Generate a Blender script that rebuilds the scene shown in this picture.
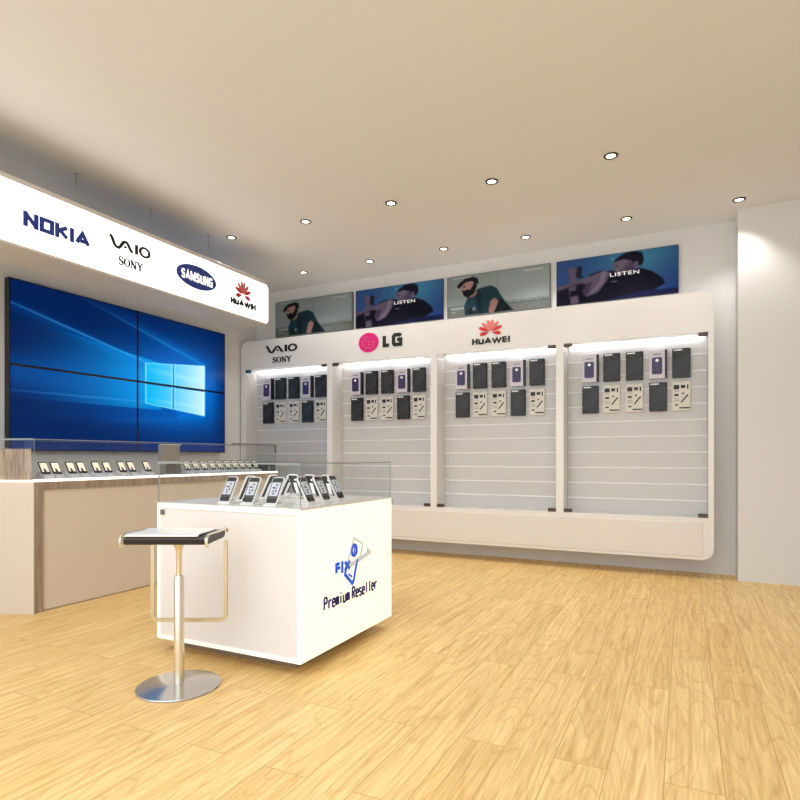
import bpy, bmesh, math, random
import numpy as np
from mathutils import Vector, Matrix
random.seed(7)
PI = math.pi
for o in list(bpy.data.objects): bpy.data.objects.remove(o)
scn = bpy.context.scene
C = scn.collection

# ---------------------------------------------------------------- camera, light, exposure
YAW = math.atan(285/582)
cam = bpy.data.cameras.new('camera'); co = bpy.data.objects.new('camera', cam); C.objects.link(co)
co.location = (0, 0, 1.2); co.rotation_euler = (PI/2, 0, YAW)
cam.sensor_width = 36; cam.lens = 582/800*36; cam.shift_y = 57/800; cam.clip_start = .05
scn.camera = co
w = bpy.data.worlds.new('world'); scn.world = w; w.use_nodes = True
w.node_tree.nodes['Background'].inputs[0].default_value = (.81, .905, 1, 1)
w.node_tree.nodes['Background'].inputs[1].default_value = 1.85
vs = scn.view_settings
vs.view_transform = 'Standard'; vs.look = 'None'; vs.gamma = 1; vs.use_curve_mapping = False; vs.exposure = .22
SPOT_W = 27
al = bpy.data.lights.new('added_fill_light', 'AREA'); al.shape = 'RECTANGLE'; al.size = 5; al.size_y = 2.2; al.energy = 110; al.color = (.86, .93, 1)  # unseen fill light, added to brighten the room
ao = bpy.data.objects.new('added_fill_light', al); C.objects.link(ao); ao.location = (-1.5, 0.2, 3.57)

# ---------------------------------------------------------------- helpers
def lin(c):
    return tuple(((v/255+.055)/1.055)**2.4 if v/255 > .04045 else v/255/12.92 for v in c)
def new_mat(name):
    m = bpy.data.materials.new(name); m.use_nodes = True
    return m, m.node_tree, m.node_tree.nodes['Principled BSDF']
def mat(name, rgb, rough=.5, metal=0, emit=0, noise=.04, nscale=12, bump=0, coat=0, ergb=None):
    m, nt, b = new_mat(name); N = nt.nodes; L = nt.links
    b.inputs['Roughness'].default_value = rough; b.inputs['Metallic'].default_value = metal
    b.inputs['Coat Weight'].default_value = coat
    col = lin(rgb)
    t = N.new('ShaderNodeTexNoise'); t.inputs['Scale'].default_value = nscale; t.inputs['Detail'].default_value = 3
    tc = N.new('ShaderNodeTexCoord'); L.new(tc.outputs['Object'], t.inputs['Vector'])
    mx = N.new('ShaderNodeMix'); mx.data_type = 'RGBA'
    mx.inputs[6].default_value = (*[c*(1-noise) for c in col], 1); mx.inputs[7].default_value = (*[min(1, c*(1+noise)) for c in col], 1)
    L.new(t.outputs[0], mx.inputs[0]); L.new(mx.outputs[2], b.inputs['Base Color'])
    if bump:
        bp = N.new('ShaderNodeBump'); bp.inputs['Strength'].default_value = bump; bp.inputs['Distance'].default_value = .002
        L.new(t.outputs[0], bp.inputs['Height']); L.new(bp.outputs[0], b.inputs['Normal'])
    if emit:
        b.inputs['Emission Color'].default_value = (*lin(ergb or rgb), 1); b.inputs['Emission Strength'].default_value = emit
    return m
def wood_mat(name, c1, c2, axis_scale=(30, 30, 2), rough=.45):
    m, nt, b = new_mat(name); N = nt.nodes; L = nt.links
    tc = N.new('ShaderNodeTexCoord'); mp = N.new('ShaderNodeMapping'); mp.inputs['Scale'].default_value = axis_scale
    t = N.new('ShaderNodeTexNoise'); t.inputs['Scale'].default_value = 1; t.inputs['Detail'].default_value = 6; t.inputs['Distortion'].default_value = .6
    r = N.new('ShaderNodeValToRGB'); r.color_ramp.elements[0].position = .35; r.color_ramp.elements[1].position = .7
    r.color_ramp.elements[0].color = (*lin(c1), 1); r.color_ramp.elements[1].color = (*lin(c2), 1)
    L.new(tc.outputs['Object'], mp.inputs[0]); L.new(mp.outputs[0], t.inputs[0]); L.new(t.outputs[0], r.inputs[0]); L.new(r.outputs[0], b.inputs['Base Color'])
    b.inputs['Roughness'].default_value = rough
    return m
def glass_mat(name, tint=(.985, .992, .99), ior=.045):
    m = bpy.data.materials.new(name); m.use_nodes = True; nt = m.node_tree; nt.nodes.clear()
    N = nt.nodes; o = N.new('ShaderNodeOutputMaterial'); mx = N.new('ShaderNodeMixShader')
    tr = N.new('ShaderNodeBsdfTransparent'); tr.inputs[0].default_value = (*tint, 1)
    gl = N.new('ShaderNodeBsdfGlossy'); gl.inputs['Roughness'].default_value = .01
    lw = N.new('ShaderNodeLayerWeight'); lw.inputs[0].default_value = .5
    pw = N.new('ShaderNodeMath'); pw.operation = 'POWER'; pw.inputs[1].default_value = 5; nt.links.new(lw.outputs['Facing'], pw.inputs[0])
    fr = N.new('ShaderNodeMath'); fr.operation = 'MULTIPLY_ADD'; fr.inputs[1].default_value = .85; fr.inputs[2].default_value = ior; nt.links.new(pw.outputs[0], fr.inputs[0])
    nt.links.new(fr.outputs[0], mx.inputs[0]); nt.links.new(tr.outputs[0], mx.inputs[1]); nt.links.new(gl.outputs[0], mx.inputs[2])
    nt.links.new(mx.outputs[0], o.inputs[0])
    return m
def attr_mat(name, emit=0, rough=.35):
    m, nt, b = new_mat(name)
    a = nt.nodes.new('ShaderNodeAttribute'); a.attribute_name = 'picture'
    if emit:
        nt.links.new(a.outputs['Color'], b.inputs['Emission Color']); b.inputs['Emission Strength'].default_value = emit
        b.inputs['Base Color'].default_value = (.001, .001, .002, 1); b.inputs['Specular IOR Level'].default_value = .08
    else:
        nt.links.new(a.outputs['Color'], b.inputs['Base Color'])
    b.inputs['Roughness'].default_value = rough; b.inputs['Specular IOR Level'].default_value = .1
    return m

class MB:
    def __init__(s): s.bm = bmesh.new(); s.M = Matrix.Identity(4)
    def _v(s, p): return s.bm.verts.new(s.M @ Vector(p))
    def face(s, pts, mi=0):
        f = s.bm.faces.new([s._v(p) for p in pts]); f.material_index = mi; return s
    def box(s, x0, x1, y0, y1, z0, z1, bev=0, seg=2):
        v = [s._v((x, y, z)) for x in (x0, x1) for y in (y0, y1) for z in (z0, z1)]
        fs = [(0,1,3,2),(4,6,7,5),(0,4,5,1),(2,3,7,6),(0,2,6,4),(1,5,7,3)]
        f = [s.bm.faces.new([v[i] for i in q]) for q in fs]
        if bev:
            es = list({e for g in f for e in g.edges})
            bmesh.ops.bevel(s.bm, geom=es, offset=bev, segments=seg, affect='EDGES', profile=.5)
        return s
    def prism(s, pts, a, b, fn=lambda p, h: (p[0], p[1], h), bev=0):
        """polygon pts in 2D, extruded between heights a and b; fn maps (p,h) to 3D"""
        lo = [s._v(fn(p, a)) for p in pts]; hi = [s._v(fn(p, b)) for p in pts]; n = len(pts)
        fs = [s.bm.faces.new(lo[::-1]), s.bm.faces.new(hi)]
        for i in range(n): s.bm.faces.new((lo[i], lo[(i+1) % n], hi[(i+1) % n], hi[i]))
        if bev:
            es = list(fs[1].edges)+list(fs[0].edges)
            bmesh.ops.bevel(s.bm, geom=es, offset=bev, segments=2, affect='EDGES', profile=.5)
        return s
    def lathe(s, prof, seg=32, c=(0, 0)):
        rings = []
        for r, z in prof:
            if r < 1e-6: rings.append([s._v((c[0], c[1], z))])
            else: rings.append([s._v((c[0]+r*math.cos(2*PI*i/seg), c[1]+r*math.sin(2*PI*i/seg), z)) for i in range(seg)])
        for a, b in zip(rings, rings[1:]):
            for i in range(seg):
                j = (i+1) % seg
                q = [a[i % len(a)], a[j % len(a)], b[j % len(b)], b[i % len(b)]]
                u = []
                for v in q:
                    if v not in u: u.append(v)
                if len(u) > 2: s.bm.faces.new(u)
        return s
    def sweep(s, path, section, up=Vector((0, 1, 0))):
        """section (2D pts) swept along a path lying in a plane perpendicular to up"""
        P = [Vector(p) for p in path]; rings = []
        for i, p in enumerate(P):
            if i == 0: d = P[1]-P[0]
            elif i == len(P)-1: d = P[-1]-P[-2]
            else: d = (P[i+1]-P[i]).normalized()+(P[i]-P[i-1]).normalized()
            d.normalize(); side = d.cross(up).normalized(); k = 1.0
            if 0 < i < len(P)-1:
                k = 1/max(.5, d.dot((P[i+1]-P[i]).normalized()))
            rings.append([s._v(p+side*a*k+up*b) for a, b in section])
        n = len(section)
        for a, b in zip(rings, rings[1:]):
            for i in range(n): s.bm.faces.new((a[i], a[(i+1) % n], b[(i+1) % n], b[i]))
        s.bm.faces.new(rings[0][::-1]); s.bm.faces.new(rings[-1])
        return s
    def build(s, name, m, parent=None, smooth=False, loc=None):
        bmesh.ops.recalc_face_normals(s.bm, faces=s.bm.faces)
        me = bpy.data.meshes.new(name); s.bm.to_mesh(me); s.bm.free()
        for q in (m if isinstance(m, (list, tuple)) else [m]): me.materials.append(q)
        if smooth:
            me.polygons.foreach_set('use_smooth', [True]*len(me.polygons))
            me.set_sharp_from_angle(angle=math.radians(40))
        o = bpy.data.objects.new(name, me); C.objects.link(o)
        if parent: o.parent = parent
        if loc: o.location = loc
        return o
def B(*a, **k): return MB().box(*a, **k)
def tag(o, label, cat, group=None, kind=None):
    if label: o['label'] = label
    if cat: o['category'] = cat
    if group: o['group'] = group
    if kind: o['kind'] = kind
    return o
def thing(name, label, cat, loc=(0, 0, 0), rotz=0, group=None):
    o = bpy.data.objects.new(name, None); C.objects.link(o); o.empty_display_size = .05
    o.location = loc; o.rotation_euler = (0, 0, rotz)
    return tag(o, label, cat, group)
def struct(o): o['kind'] = 'structure'; return o
def dup(root, loc, rotz=None, label=None):
    r = root.copy(); C.objects.link(r); r.location = loc
    if rotz is not None: r.rotation_euler = (0, 0, rotz)
    if label: r['label'] = label
    for ch in list(root.children):
        c = ch.copy(); C.objects.link(c); c.parent = r
        for g in list(ch.children):
            d = g.copy(); C.objects.link(d); d.parent = c
    return r
def rrect(x0, x1, y0, y1, r, n=6, corners=(1, 1, 1, 1)):
    """corners: bl, br, tr, tl"""
    out = []
    for (cx, cy, a0, on, px, py) in ((x0+r, y0+r, PI, corners[0], x0, y0), (x1-r, y0+r, 1.5*PI, corners[1], x1, y0),
                                     (x1-r, y1-r, 0, corners[2], x1, y1), (x0+r, y1-r, .5*PI, corners[3], x0, y1)):
        if on: out += [(cx+r*math.cos(a0+i*PI/2/n), cy+r*math.sin(a0+i*PI/2/n)) for i in range(n+1)]
        else: out.append((px, py))
    return out
# lettering -------------------------------------------------------
def stroke(pts, w, w2=None):
    """thick polyline as one polygon; w start, w2 end width"""
    P = [Vector(p) for p in pts]; n = len(P); L = []; R = []
    for i, p in enumerate(P):
        a = (P[i]-P[i-1]).normalized() if i else None; b = (P[i+1]-P[i]).normalized() if i < n-1 else None
        d = (a+b).normalized() if a and b else (a or b)
        k = 1/max(.45, d.dot(b)) if a and b else 1
        ww = (w+((w2 if w2 else w)-w)*i/(n-1))/2*k; nn = Vector((-d.y, d.x))
        L.append(tuple(p+nn*ww)); R.append(tuple(p-nn*ww))
    return L+R[::-1]
def quads(pts, w):
    """closed or open stroke as separate quads (safe for tight curves)"""
    poly = stroke(pts, w); n = len(pts)
    return [[poly[i], poly[i+1], poly[2*n-2-i], poly[2*n-1-i]] for i in range(n-1)]
def arc(cx, cy, rx, ry, a0, a1, n=16):
    return [(cx+rx*math.cos(math.radians(a0+(a1-a0)*i/n)), cy+ry*math.sin(math.radians(a0+(a1-a0)*i/n))) for i in range(n+1)]
def face_frame(kind, at):
    """maps (u, v, height above the face) to 3D; kind 'x' faces +x, 'y' faces -y"""
    if kind == 'x': return lambda u, v, h: (at+h, u, v)
    return lambda u, v, h: (u, at-h, v)
def decal(name, polys, box, frame, m, parent, thick=.004, src=None, lift=.0005):
    """2D polygons normalised from src (or their own bounds) into box=(u0,u1,v0,v1) and extruded off the face"""
    if src is None:
        xs = [p[0] for q in polys for p in q]; ys = [p[1] for q in polys for p in q]; src = (min(xs), max(xs), min(ys), max(ys))
    fu = lambda x: box[0]+(x-src[0])/(src[1]-src[0])*(box[1]-box[0])
    fv = lambda y: box[2]+(y-src[2])/(src[3]-src[2])*(box[3]-box[2])
    b = MB()
    for i, q in enumerate(polys):
        e = (i % 7)*.00012
        b.prism(q, lift, lift+thick+e, fn=lambda p, h: frame(fu(p[0]), fv(p[1]), h))
    return b.build(name, m, parent)
def text_obj(name, txt, box, frame, m, parent, thick=.003, bold=0.0, spacing=1.0):
    cu = bpy.data.curves.new('t', 'FONT'); cu.body = txt; cu.offset = bold; cu.extrude = .5; cu.space_character = spacing
    cu.resolution_u = 4
    to = bpy.data.objects.new('t', cu); C.objects.link(to)
    me = bpy.data.meshes.new_from_object(to.evaluated_get(bpy.context.evaluated_depsgraph_get()))
    bpy.data.objects.remove(to); bpy.data.curves.remove(cu)
    n = len(me.vertices); a = np.empty(n*3); me.vertices.foreach_get('co', a); a = a.reshape(-1, 3)
    lo = a.min(0); hi = a.max(0); t = (a-lo)/(hi-lo)
    out = [frame(box[0]+p[0]*(box[1]-box[0]), box[2]+p[1]*(box[3]-box[2]), .0005+p[2]*thick) for p in t]
    me.vertices.foreach_set('co', np.array(out).ravel()); me.name = name
    me.materials.clear(); me.materials.append(m)
    bm = bmesh.new(); bm.from_mesh(me); bmesh.ops.remove_doubles(bm, verts=bm.verts, dist=1e-6)
    bmesh.ops.recalc_face_normals(bm, faces=bm.faces); bm.to_mesh(me); bm.free()
    o = bpy.data.objects.new(name, me); C.objects.link(o); o.parent = parent
    return o
LET = {}   # simple stroke capitals on a 0..1 box: name -> list of polylines
LET['F'] = [[(0, 0), (0, 1), (1, 1)], [(0, .52), (.85, .52)]]
LET['X'] = [[(0, 0), (1, 1)], [(0, 1), (1, 0)]]
LET['N'] = [[(0, 0), (0, 1)], [(0, 1), (1, 0)], [(1, 0), (1, 1)]]
LET['O'] = [[(0.5, 0), (0, 0), (0, 1), (1, 1), (1, 0), (.5, 0)]]
LET['K'] = [[(0, 0), (0, 1)], [(.0, .42), (1, 1)], [(.3, .55), (1, 0)]]
LET['I'] = [[(0, 0), (0, 1)]]
LET['A'] = [[(-.05, 0), (.5, 1), (1.05, 0)], [(.2, .26), (.8, .26)]]
LET['H'] = [[(0, 0), (0, 1)], [(1, 0), (1, 1)], [(0, .5), (1, .5)]]
LET['U'] = [[(0, 1), (0, .1), (.12, 0), (.88, 0), (1, .1), (1, 1)]]
LET['W'] = [[(-.05, 1), (.25, 0), (.5, .9), (.75, 0), (1.05, 1)]]
LET['E'] = [[(1, 1), (0, 1), (0, 0), (1, 0)], [(0, .5), (.9, .5)]]
LET['L'] = [[(0, 1), (0, 0), (1, 0)]]
LET['G'] = [[(1, .85), (.85, 1), (.15, 1), (0, .85), (0, .15), (.15, 0), (1, 0), (1, .5), (.5, .5)]]
LET['S'] = [[(1, .8), (.8, 1), (.2, 1), (0, .8), (0, .62), (.15, .52), (.85, .48), (1, .38), (1, .2), (.8, 0), (.2, 0), (0, .2)]]
LET['M'] = [[(0, 0), (0, 1)], [(0, 1), (.5, .15), (1, 1)], [(1, 1), (1, 0)]]
def word(txt, widths, h, gap, wt):
    """returns polygons for a word of stroke letters; widths per letter, h height, wt stroke weight"""
    x = 0; out = []
    for ch, wd in zip(txt, widths):
        for pl in LET[ch]:
            pts = [(x+wt/2+px*max(0, wd-wt), wt/2+py*(h-wt)) for px, py in pl]
            if len(pts) > 2: out += quads(ext(pts, wt*.0), wt)
            else: out.append(stroke(pts2(pts, wt), wt))
        x += wd+gap
    return out
def ext(p, k): return p
def pts2(p, wt):
    a, b = Vector(p[0]), Vector(p[1]); d = (b-a).normalized()*wt/2
    if abs(d.x) < 1e-6 or abs(d.y) < 1e-6: return [tuple(a-d), tuple(b+d)]
    return [tuple(a), tuple(b)]
def sony_polys():
    P = []
    # S
    P += quads([(.62, .74), (.6, .9), (.45, .98), (.28, .98), (.12, .9), (.08, .76)], .12)
    P += quads([(.08, .76), (.12, .64), (.34, .53), (.56, .42), (.63, .27)], .24)
    P += quads([(.63, .27), (.6, .12), (.42, .02), (.25, .02), (.1, .1), (.06, .28)], .12)
    P.append(stroke([(.62, .68), (.62, 1)], .08)); P.append(stroke([(.06, .0), (.06, .34)], .08))
    # O
    for a in (0, 180):
        P += quads(arc(1.22, .5, .36, .45, a-45, a+45, 8), .24)
    P += quads(arc(1.22, .5, .36, .48, 45, 135, 8), .12); P += quads(arc(1.22, .5, .36, .48, 225, 315, 8), .12)
    # N
    P.append(stroke([(1.9, .03), (1.9, .97)], .12)); P.append(stroke([(1.86, .98), (2.5, .02)], .26)); P.append(stroke([(2.5, .03), (2.5, .97)], .12))
    for x, y in ((1.9, .03), (1.86, .97), (2.5, .97)): P.append(stroke([(x-.15, y), (x+.15, y)], .12))
    # Y
    P.append(stroke([(2.84, .97), (3.14, .45)], .24)); P.append(stroke([(3.44, .97), (3.16, .45)], .12)); P.append(stroke([(3.15, .5), (3.15, .03)], .22))
    for x, y in ((2.84, .97), (3.44, .97), (3.15, .03)): P.append(stroke([(x-.15, y), (x+.15, y)], .12))
    return P
def vaio_polys():
    P = []
    wave = [(0, .95), (.1, .93), (.2, .75), (.36, .25), (.5, .05), (.68, .05), (.82, .25), (.98, .62), (1.12, .8), (1.28, .8), (1.4, .62), (1.56, .25), (1.72, 0)]
    P += quads(wave, .24)
    P.append(arc(1.18, .3, .12, .12, 0, 345, 11))
    P.append(stroke([(2.05, 0), (2.05, .95)], .24))
    P += quads(arc(2.72, .48, .38, .43, 0, 360, 22), .22)
    return P
def petal(cx, cy, ang, l, w):
    a = math.radians(ang); d = Vector((math.cos(a), math.sin(a))); n = Vector((-d.y, d.x)); c = Vector((cx, cy))
    prof = [(0, 0), (.25, .28), (.55, .48), (.8, .42), (.95, .2), (1, 0)]
    L = [tuple(c+d*t*l+n*q*w) for t, q in prof]; R = [tuple(c+d*t*l-n*q*w) for t, q in prof[1:-1]]
    return L+R[::-1]
def petals():
    out = []
    for a in (80, 53, 26, 100, 127, 154):
        r = 1.0 if abs(a-90) < 40 else .95
        out.append(petal(.08*math.cos(math.radians(a)), .02+.1*math.sin(math.radians(a)), a, r, .3))
    out.append(petal(.14, -.02, -12, .72, .36)); out.append(petal(-.14, -.02, 192, .72, .36))
    return out

# ---------------------------------------------------------------- materials
M = {}
M['wall'] = mat('wall_paint', (226, 224, 222), .75, noise=.012, nscale=3, bump=.05)
M['ceiling'] = mat('ceiling_paint', (230, 230, 230), .85, noise=.01, nscale=2)
M['gloss'] = mat('white_lacquer', (236, 232, 228), .22, noise=.008)
M['satin'] = mat('white_satin', (232, 226, 220), .45, noise=.01)
M['kiosk_panel'] = mat('ivory_panel', (230, 223, 218), .4, noise=.01)
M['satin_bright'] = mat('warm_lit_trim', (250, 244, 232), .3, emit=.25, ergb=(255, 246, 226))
M['highlight_white'] = mat('white_slat_highlight', (248, 247, 245), .3)
M['slat'] = mat('slat_white', (212, 209, 207), .4, noise=.015)
M['groove'] = mat('groove_grey', (205, 202, 200), .6)
M['beige'] = mat('beige_laminate', (216, 202, 184), .45, noise=.015, nscale=5)
M['canopy'] = mat('canopy_frame_grey', (212, 206, 198), .5, noise=.01)
M['lightbox'] = mat('backlit_acrylic', (255, 255, 255), .3, emit=1.4, noise=.0, ergb=(255, 254, 252))
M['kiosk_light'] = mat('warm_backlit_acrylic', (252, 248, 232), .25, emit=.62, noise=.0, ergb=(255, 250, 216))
M['led'] = mat('led_strip', (255, 255, 255), .4, emit=7, ergb=(246, 249, 255))
M['led_soft'] = mat('led_edge', (255, 250, 240), .4, emit=1.3, ergb=(255, 250, 240))
M['lens'] = mat('lamp_lens', (255, 250, 235), .3, emit=6, ergb=(255, 244, 225))
M['ring'] = mat('dark_bronze_ring', (58, 46, 38), .35, metal=.6)
M['black'] = mat('black_plastic', (10, 10, 11), .5)
M['ink'] = mat('black_lettering', (14, 13, 14), .45)
M['navy'] = mat('blue_lettering', (24, 52, 140), .4)
M['ellipse'] = mat('blue_oval', (30, 60, 148), .4)
M['violet'] = mat('indigo_lettering', (26, 10, 116), .6)
M['skyblue'] = mat('bright_blue_emblem', (24, 90, 215), .6, emit=.25, ergb=(20, 90, 225))
M['pale'] = mat('pale_grey_emblem', (205, 210, 216), .4, emit=.2, ergb=(215, 220, 228))
M['magenta'] = mat('magenta_disc', (226, 0, 122), .4)
M['red'] = mat('red_petals', (206, 40, 44), .4)
M['pink'] = mat('salmon_petals', (222, 120, 112), .4)
M['litwhite'] = mat('lit_white_lettering', (250, 250, 250), .4, emit=.7, ergb=(255, 255, 255))
M['whiteink'] = mat('white_lettering', (250, 250, 250), .4, emit=.25)
M['clip'] = mat('bronze_clip', (84, 72, 62), .35, metal=.5)
M['clip_blue'] = mat('blue_clip', (46, 92, 128), .35, metal=.4)
M['clip_white'] = mat('white_clip', (225, 222, 220), .35)
M['steel'] = mat('brushed_steel', (206, 204, 202), .2, metal=1, noise=.03, nscale=40)
M['steel_warm'] = mat('champagne_steel', (228, 221, 205), .3, metal=1, noise=.03, nscale=40)
M['bronze'] = mat('champagne_bar', (205, 190, 160), .35, metal=1, noise=.03)
M['leather'] = mat('black_leather', (22, 15, 12), .42, bump=.3, nscale=200)
M['glass'] = glass_mat('clear_glass', ior=.02)
M['glass_door'] = glass_mat('door_glass', (.992, .994, .994), .004)
M['glass_edge'] = mat('glass_edge', (150, 158, 160), .15)
M['plinth'] = mat('dark_plinth', (140, 120, 100), .5)
M['taupe'] = wood_mat('taupe_wood', (140, 120, 104), (176, 156, 138), (40, 40, 3))
M['walnutgrey'] = wood_mat('grey_brown_wood', (136, 116, 100), (186, 166, 146), (35, 35, 4))
M['greybox'] = mat('grey_laminate', (150, 144, 138), .45)
M['bezel'] = mat('screen_bezel', (8, 12, 24), .25)
M['alu'] = mat('aluminium_frame', (120, 122, 120), .35, metal=.6)
M['phone_scr'] = mat('phone_screen_white', (188, 188, 198), .3, emit=.12, ergb=(226, 226, 236))
M['scr_grey'] = mat('phone_screen_grey', (60, 60, 68), .4)
M['scr_warm'] = mat('phone_screen_cream', (245, 236, 214), .25, emit=.35, ergb=(250, 238, 214))
M['stand'] = mat('clear_stand', (232, 232, 236), .15, noise=.01)
M['lilac'] = mat('lilac_white_card', (226, 220, 230), .4)
M['purple'] = mat('purple_case', (58, 40, 96), .4)
M['boxblack'] = mat('black_card_box', (16, 16, 18), .5)
M['boxgrey'] = mat('charcoal_print', (46, 48, 52), .5)
M['cream'] = mat('cream_card', (232, 226, 214), .5)
M['wire'] = mat('hook_steel', (190, 190, 192), .3, metal=1)

# pattern of a black box front: faint grey swirls
def swirl(m):
    nt = m.node_tree; N = nt.nodes; L = nt.links; b = N['Principled BSDF']
    tc = N.new('ShaderNodeTexCoord'); t = N.new('ShaderNodeTexNoise'); t.inputs['Scale'].default_value = 24; t.inputs['Detail'].default_value = 3; t.inputs['Distortion'].default_value = 2.5
    r = N.new('ShaderNodeValToRGB'); e = r.color_ramp.elements
    e[0].position = .5; e[0].color = (*lin((14, 14, 16)), 1); e[1].position = .75; e[1].color = (*lin((105, 106, 108)), 1)
    L.new(tc.outputs['Object'], t.inputs[0]); L.new(t.outputs[0], r.inputs[0]); L.new(r.outputs[0], b.inputs['Base Color'])
M['boxprint'] = mat('black_box_print', (30, 30, 32), .5); swirl(M['boxprint'])

# floor planks running away from the camera (along Y)
def floor_mat():
    m, nt, b = new_mat('light_oak_planks'); N = nt.nodes; L = nt.links
    tc = N.new('ShaderNodeTexCoord'); mp = N.new('ShaderNodeMapping'); mp.inputs['Rotation'].default_value = (0, 0, PI/2)
    mp.inputs['Location'].default_value = (0.3, .07, 0)
    L.new(tc.outputs['Object'], mp.inputs[0])
    def brick(c1, c2, mortar):
        br = N.new('ShaderNodeTexBrick'); L.new(mp.outputs[0], br.inputs[0]); br.offset = .37; br.offset_frequency = 2
        br.inputs['Scale'].default_value = 1; br.inputs['Brick Width'].default_value = 1.5; br.inputs['Row Height'].default_value = .2
        br.inputs['Mortar Size'].default_value = .0022; br.inputs['Mortar Smooth'].default_value = .6
        br.inputs['Color1'].default_value = c1; br.inputs['Color2'].default_value = c2; br.inputs['Mortar'].default_value = mortar
        return br
    br = brick((*lin((246, 214, 148)), 1), (*lin((240, 204, 136)), 1), (*lin((196, 150, 88)), 1))
    rnd = brick((0, 0, 0, 1), (1, 1, 1, 1), (.5, .5, .5, 1))
    # grain: coordinates stretched along the plank, shifted per plank
    sep = N.new('ShaderNodeVectorMath'); sep.operation = 'MULTIPLY_ADD'
    L.new(rnd.outputs[0], sep.inputs[0]); sep.inputs[1].default_value = (7, 13, 5); L.new(tc.outputs['Object'], sep.inputs[2])
    m2 = N.new('ShaderNodeMapping'); m2.inputs['Scale'].default_value = (44, 2.0, 1); L.new(sep.outputs[0], m2.inputs[0])
    t = N.new('ShaderNodeTexNoise'); t.inputs['Scale'].default_value = 1; t.inputs['Detail'].default_value = 8; t.inputs['Roughness'].default_value = .65; t.inputs['Distortion'].default_value = 1.0
    L.new(m2.outputs[0], t.inputs[0])
    r = N.new('ShaderNodeValToRGB'); e = r.color_ramp.elements
    e[0].position = .3; e[0].color = (*lin((204, 172, 128)), 1); e[1].position = .62; e[1].color = (1, 1, 1, 1)
    L.new(t.outputs[0], r.inputs[0])
    # cathedral rings
    m3 = N.new('ShaderNodeMapping'); m3.inputs['Scale'].default_value = (4, .7, 1); L.new(sep.outputs[0], m3.inputs[0])
    wv = N.new('ShaderNodeTexNoise'); wv.inputs['Scale'].default_value = 1.0; wv.inputs['Detail'].default_value = 1; L.new(m3.outputs[0], wv.inputs[0])
    sn = N.new('ShaderNodeMath'); sn.operation = 'MULTIPLY'; sn.inputs[1].default_value = 95; L.new(wv.outputs[0], sn.inputs[0])
    s2 = N.new('ShaderNodeMath'); s2.operation = 'SINE'; L.new(sn.outputs[0], s2.inputs[0])
    r3 = N.new('ShaderNodeValToRGB'); e = r3.color_ramp.elements
    e[0].position = 0.0; e[0].color = (1, 1, 1, 1); e[1].position = 1; e[1].color = (*lin((232, 212, 182)), 1)
    e2 = r3.color_ramp.elements.new(.72); e2.color = (1, 1, 1, 1)
    L.new(s2.outputs[0], r3.inputs[0])
    a = N.new('ShaderNodeMix'); a.data_type = 'RGBA'; a.blend_type = 'MULTIPLY'; a.inputs[0].default_value = .7
    L.new(br.outputs[0], a.inputs[6]); L.new(r.outputs[0], a.inputs[7])
    a2 = N.new('ShaderNodeMix'); a2.data_type = 'RGBA'; a2.blend_type = 'MULTIPLY'; a2.inputs[0].default_value = .42
    L.new(a.outputs[2], a2.inputs[6]); L.new(r3.outputs[0], a2.inputs[7])
    L.new(a2.outputs[2], b.inputs['Base Color'])
    b.inputs['Roughness'].default_value = .42
    bp = N.new('ShaderNodeBump'); bp.inputs['Strength'].default_value = .25; bp.inputs['Distance'].default_value = .001
    L.new(br.outputs['Fac'], bp.inputs['Height']); bp.invert = True; L.new(bp.outputs[0], b.inputs['Normal'])
    return m
M['floor'] = floor_mat()

# ---------------------------------------------------------------- the setting
XL, YB, ZC, XR, YF = -5.7, 6.8, 3.6, 2.6, -2.5
struct(B(XL-.15, XR+.15, YF, YB+.15, -.1, 0).build('floor', M['floor']))
struct(B(XL-.15, XR+.15, YF, YB+.15, ZC, ZC+.12).build('ceiling', M['ceiling']))
struct(B(XL-.15, XL, YF, YB+.15, 0, ZC).build('wall_left', M['wall']))
struct(B(XL, XR, YB, YB+.15, 0, ZC).build('wall_back', M['wall']))
struct(B(XR, XR+.15, YF, YB+.15, 0, ZC).build('wall_right', M['wall']))
struct(B(.461, 1.5, 6.5, YB, 0, ZC).build('wall_pier', M['wall']))

# ---------------------------------------------------------------- wall display cabinet
YF0 = 6.45            # front face
CX0, CX1, CZ0, CZ1 = -5.68, .254, .185, 2.83
GZ0, GZ1 = .6, 2.43
pill = [(-5.68, -5.6), (-4.227, -4.147), (-2.75, -2.67), (-1.264, -1.184), (.206, .254)]
cab = thing('display_cabinet', 'long white wall display cabinet with four lit open bays and rounded corners', 'cabinet', (0, 0, 0))
fy = lambda p, h: (p[0], h, p[1])
MB().prism(rrect(CX0, CX1, GZ1, CZ1, .11, 8, (0, 0, 1, 1)), YF0, 6.795, fn=fy).build('header', M['gloss'], cab)
MB().prism(rrect(CX0, CX1, CZ0, GZ0, .11, 8, (1, 1, 0, 0)), YF0, 6.795, fn=fy).build('base_box', M['gloss'], cab)
B(CX0+.12, CX1-.1, YF0-.008, YF0, CZ0+.035, GZ0-.045, .003).build('base_panel', M['satin'], cab)
for a, b in pill: B(a, b, YF0, 6.795, GZ0, GZ1).build('upright', M['gloss'], cab)
clipstyle = [('clip_blue', 'clip'), ('clip', 'clip_white'), ('clip_white', 'clip'), ('clip', 'clip')]
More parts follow.
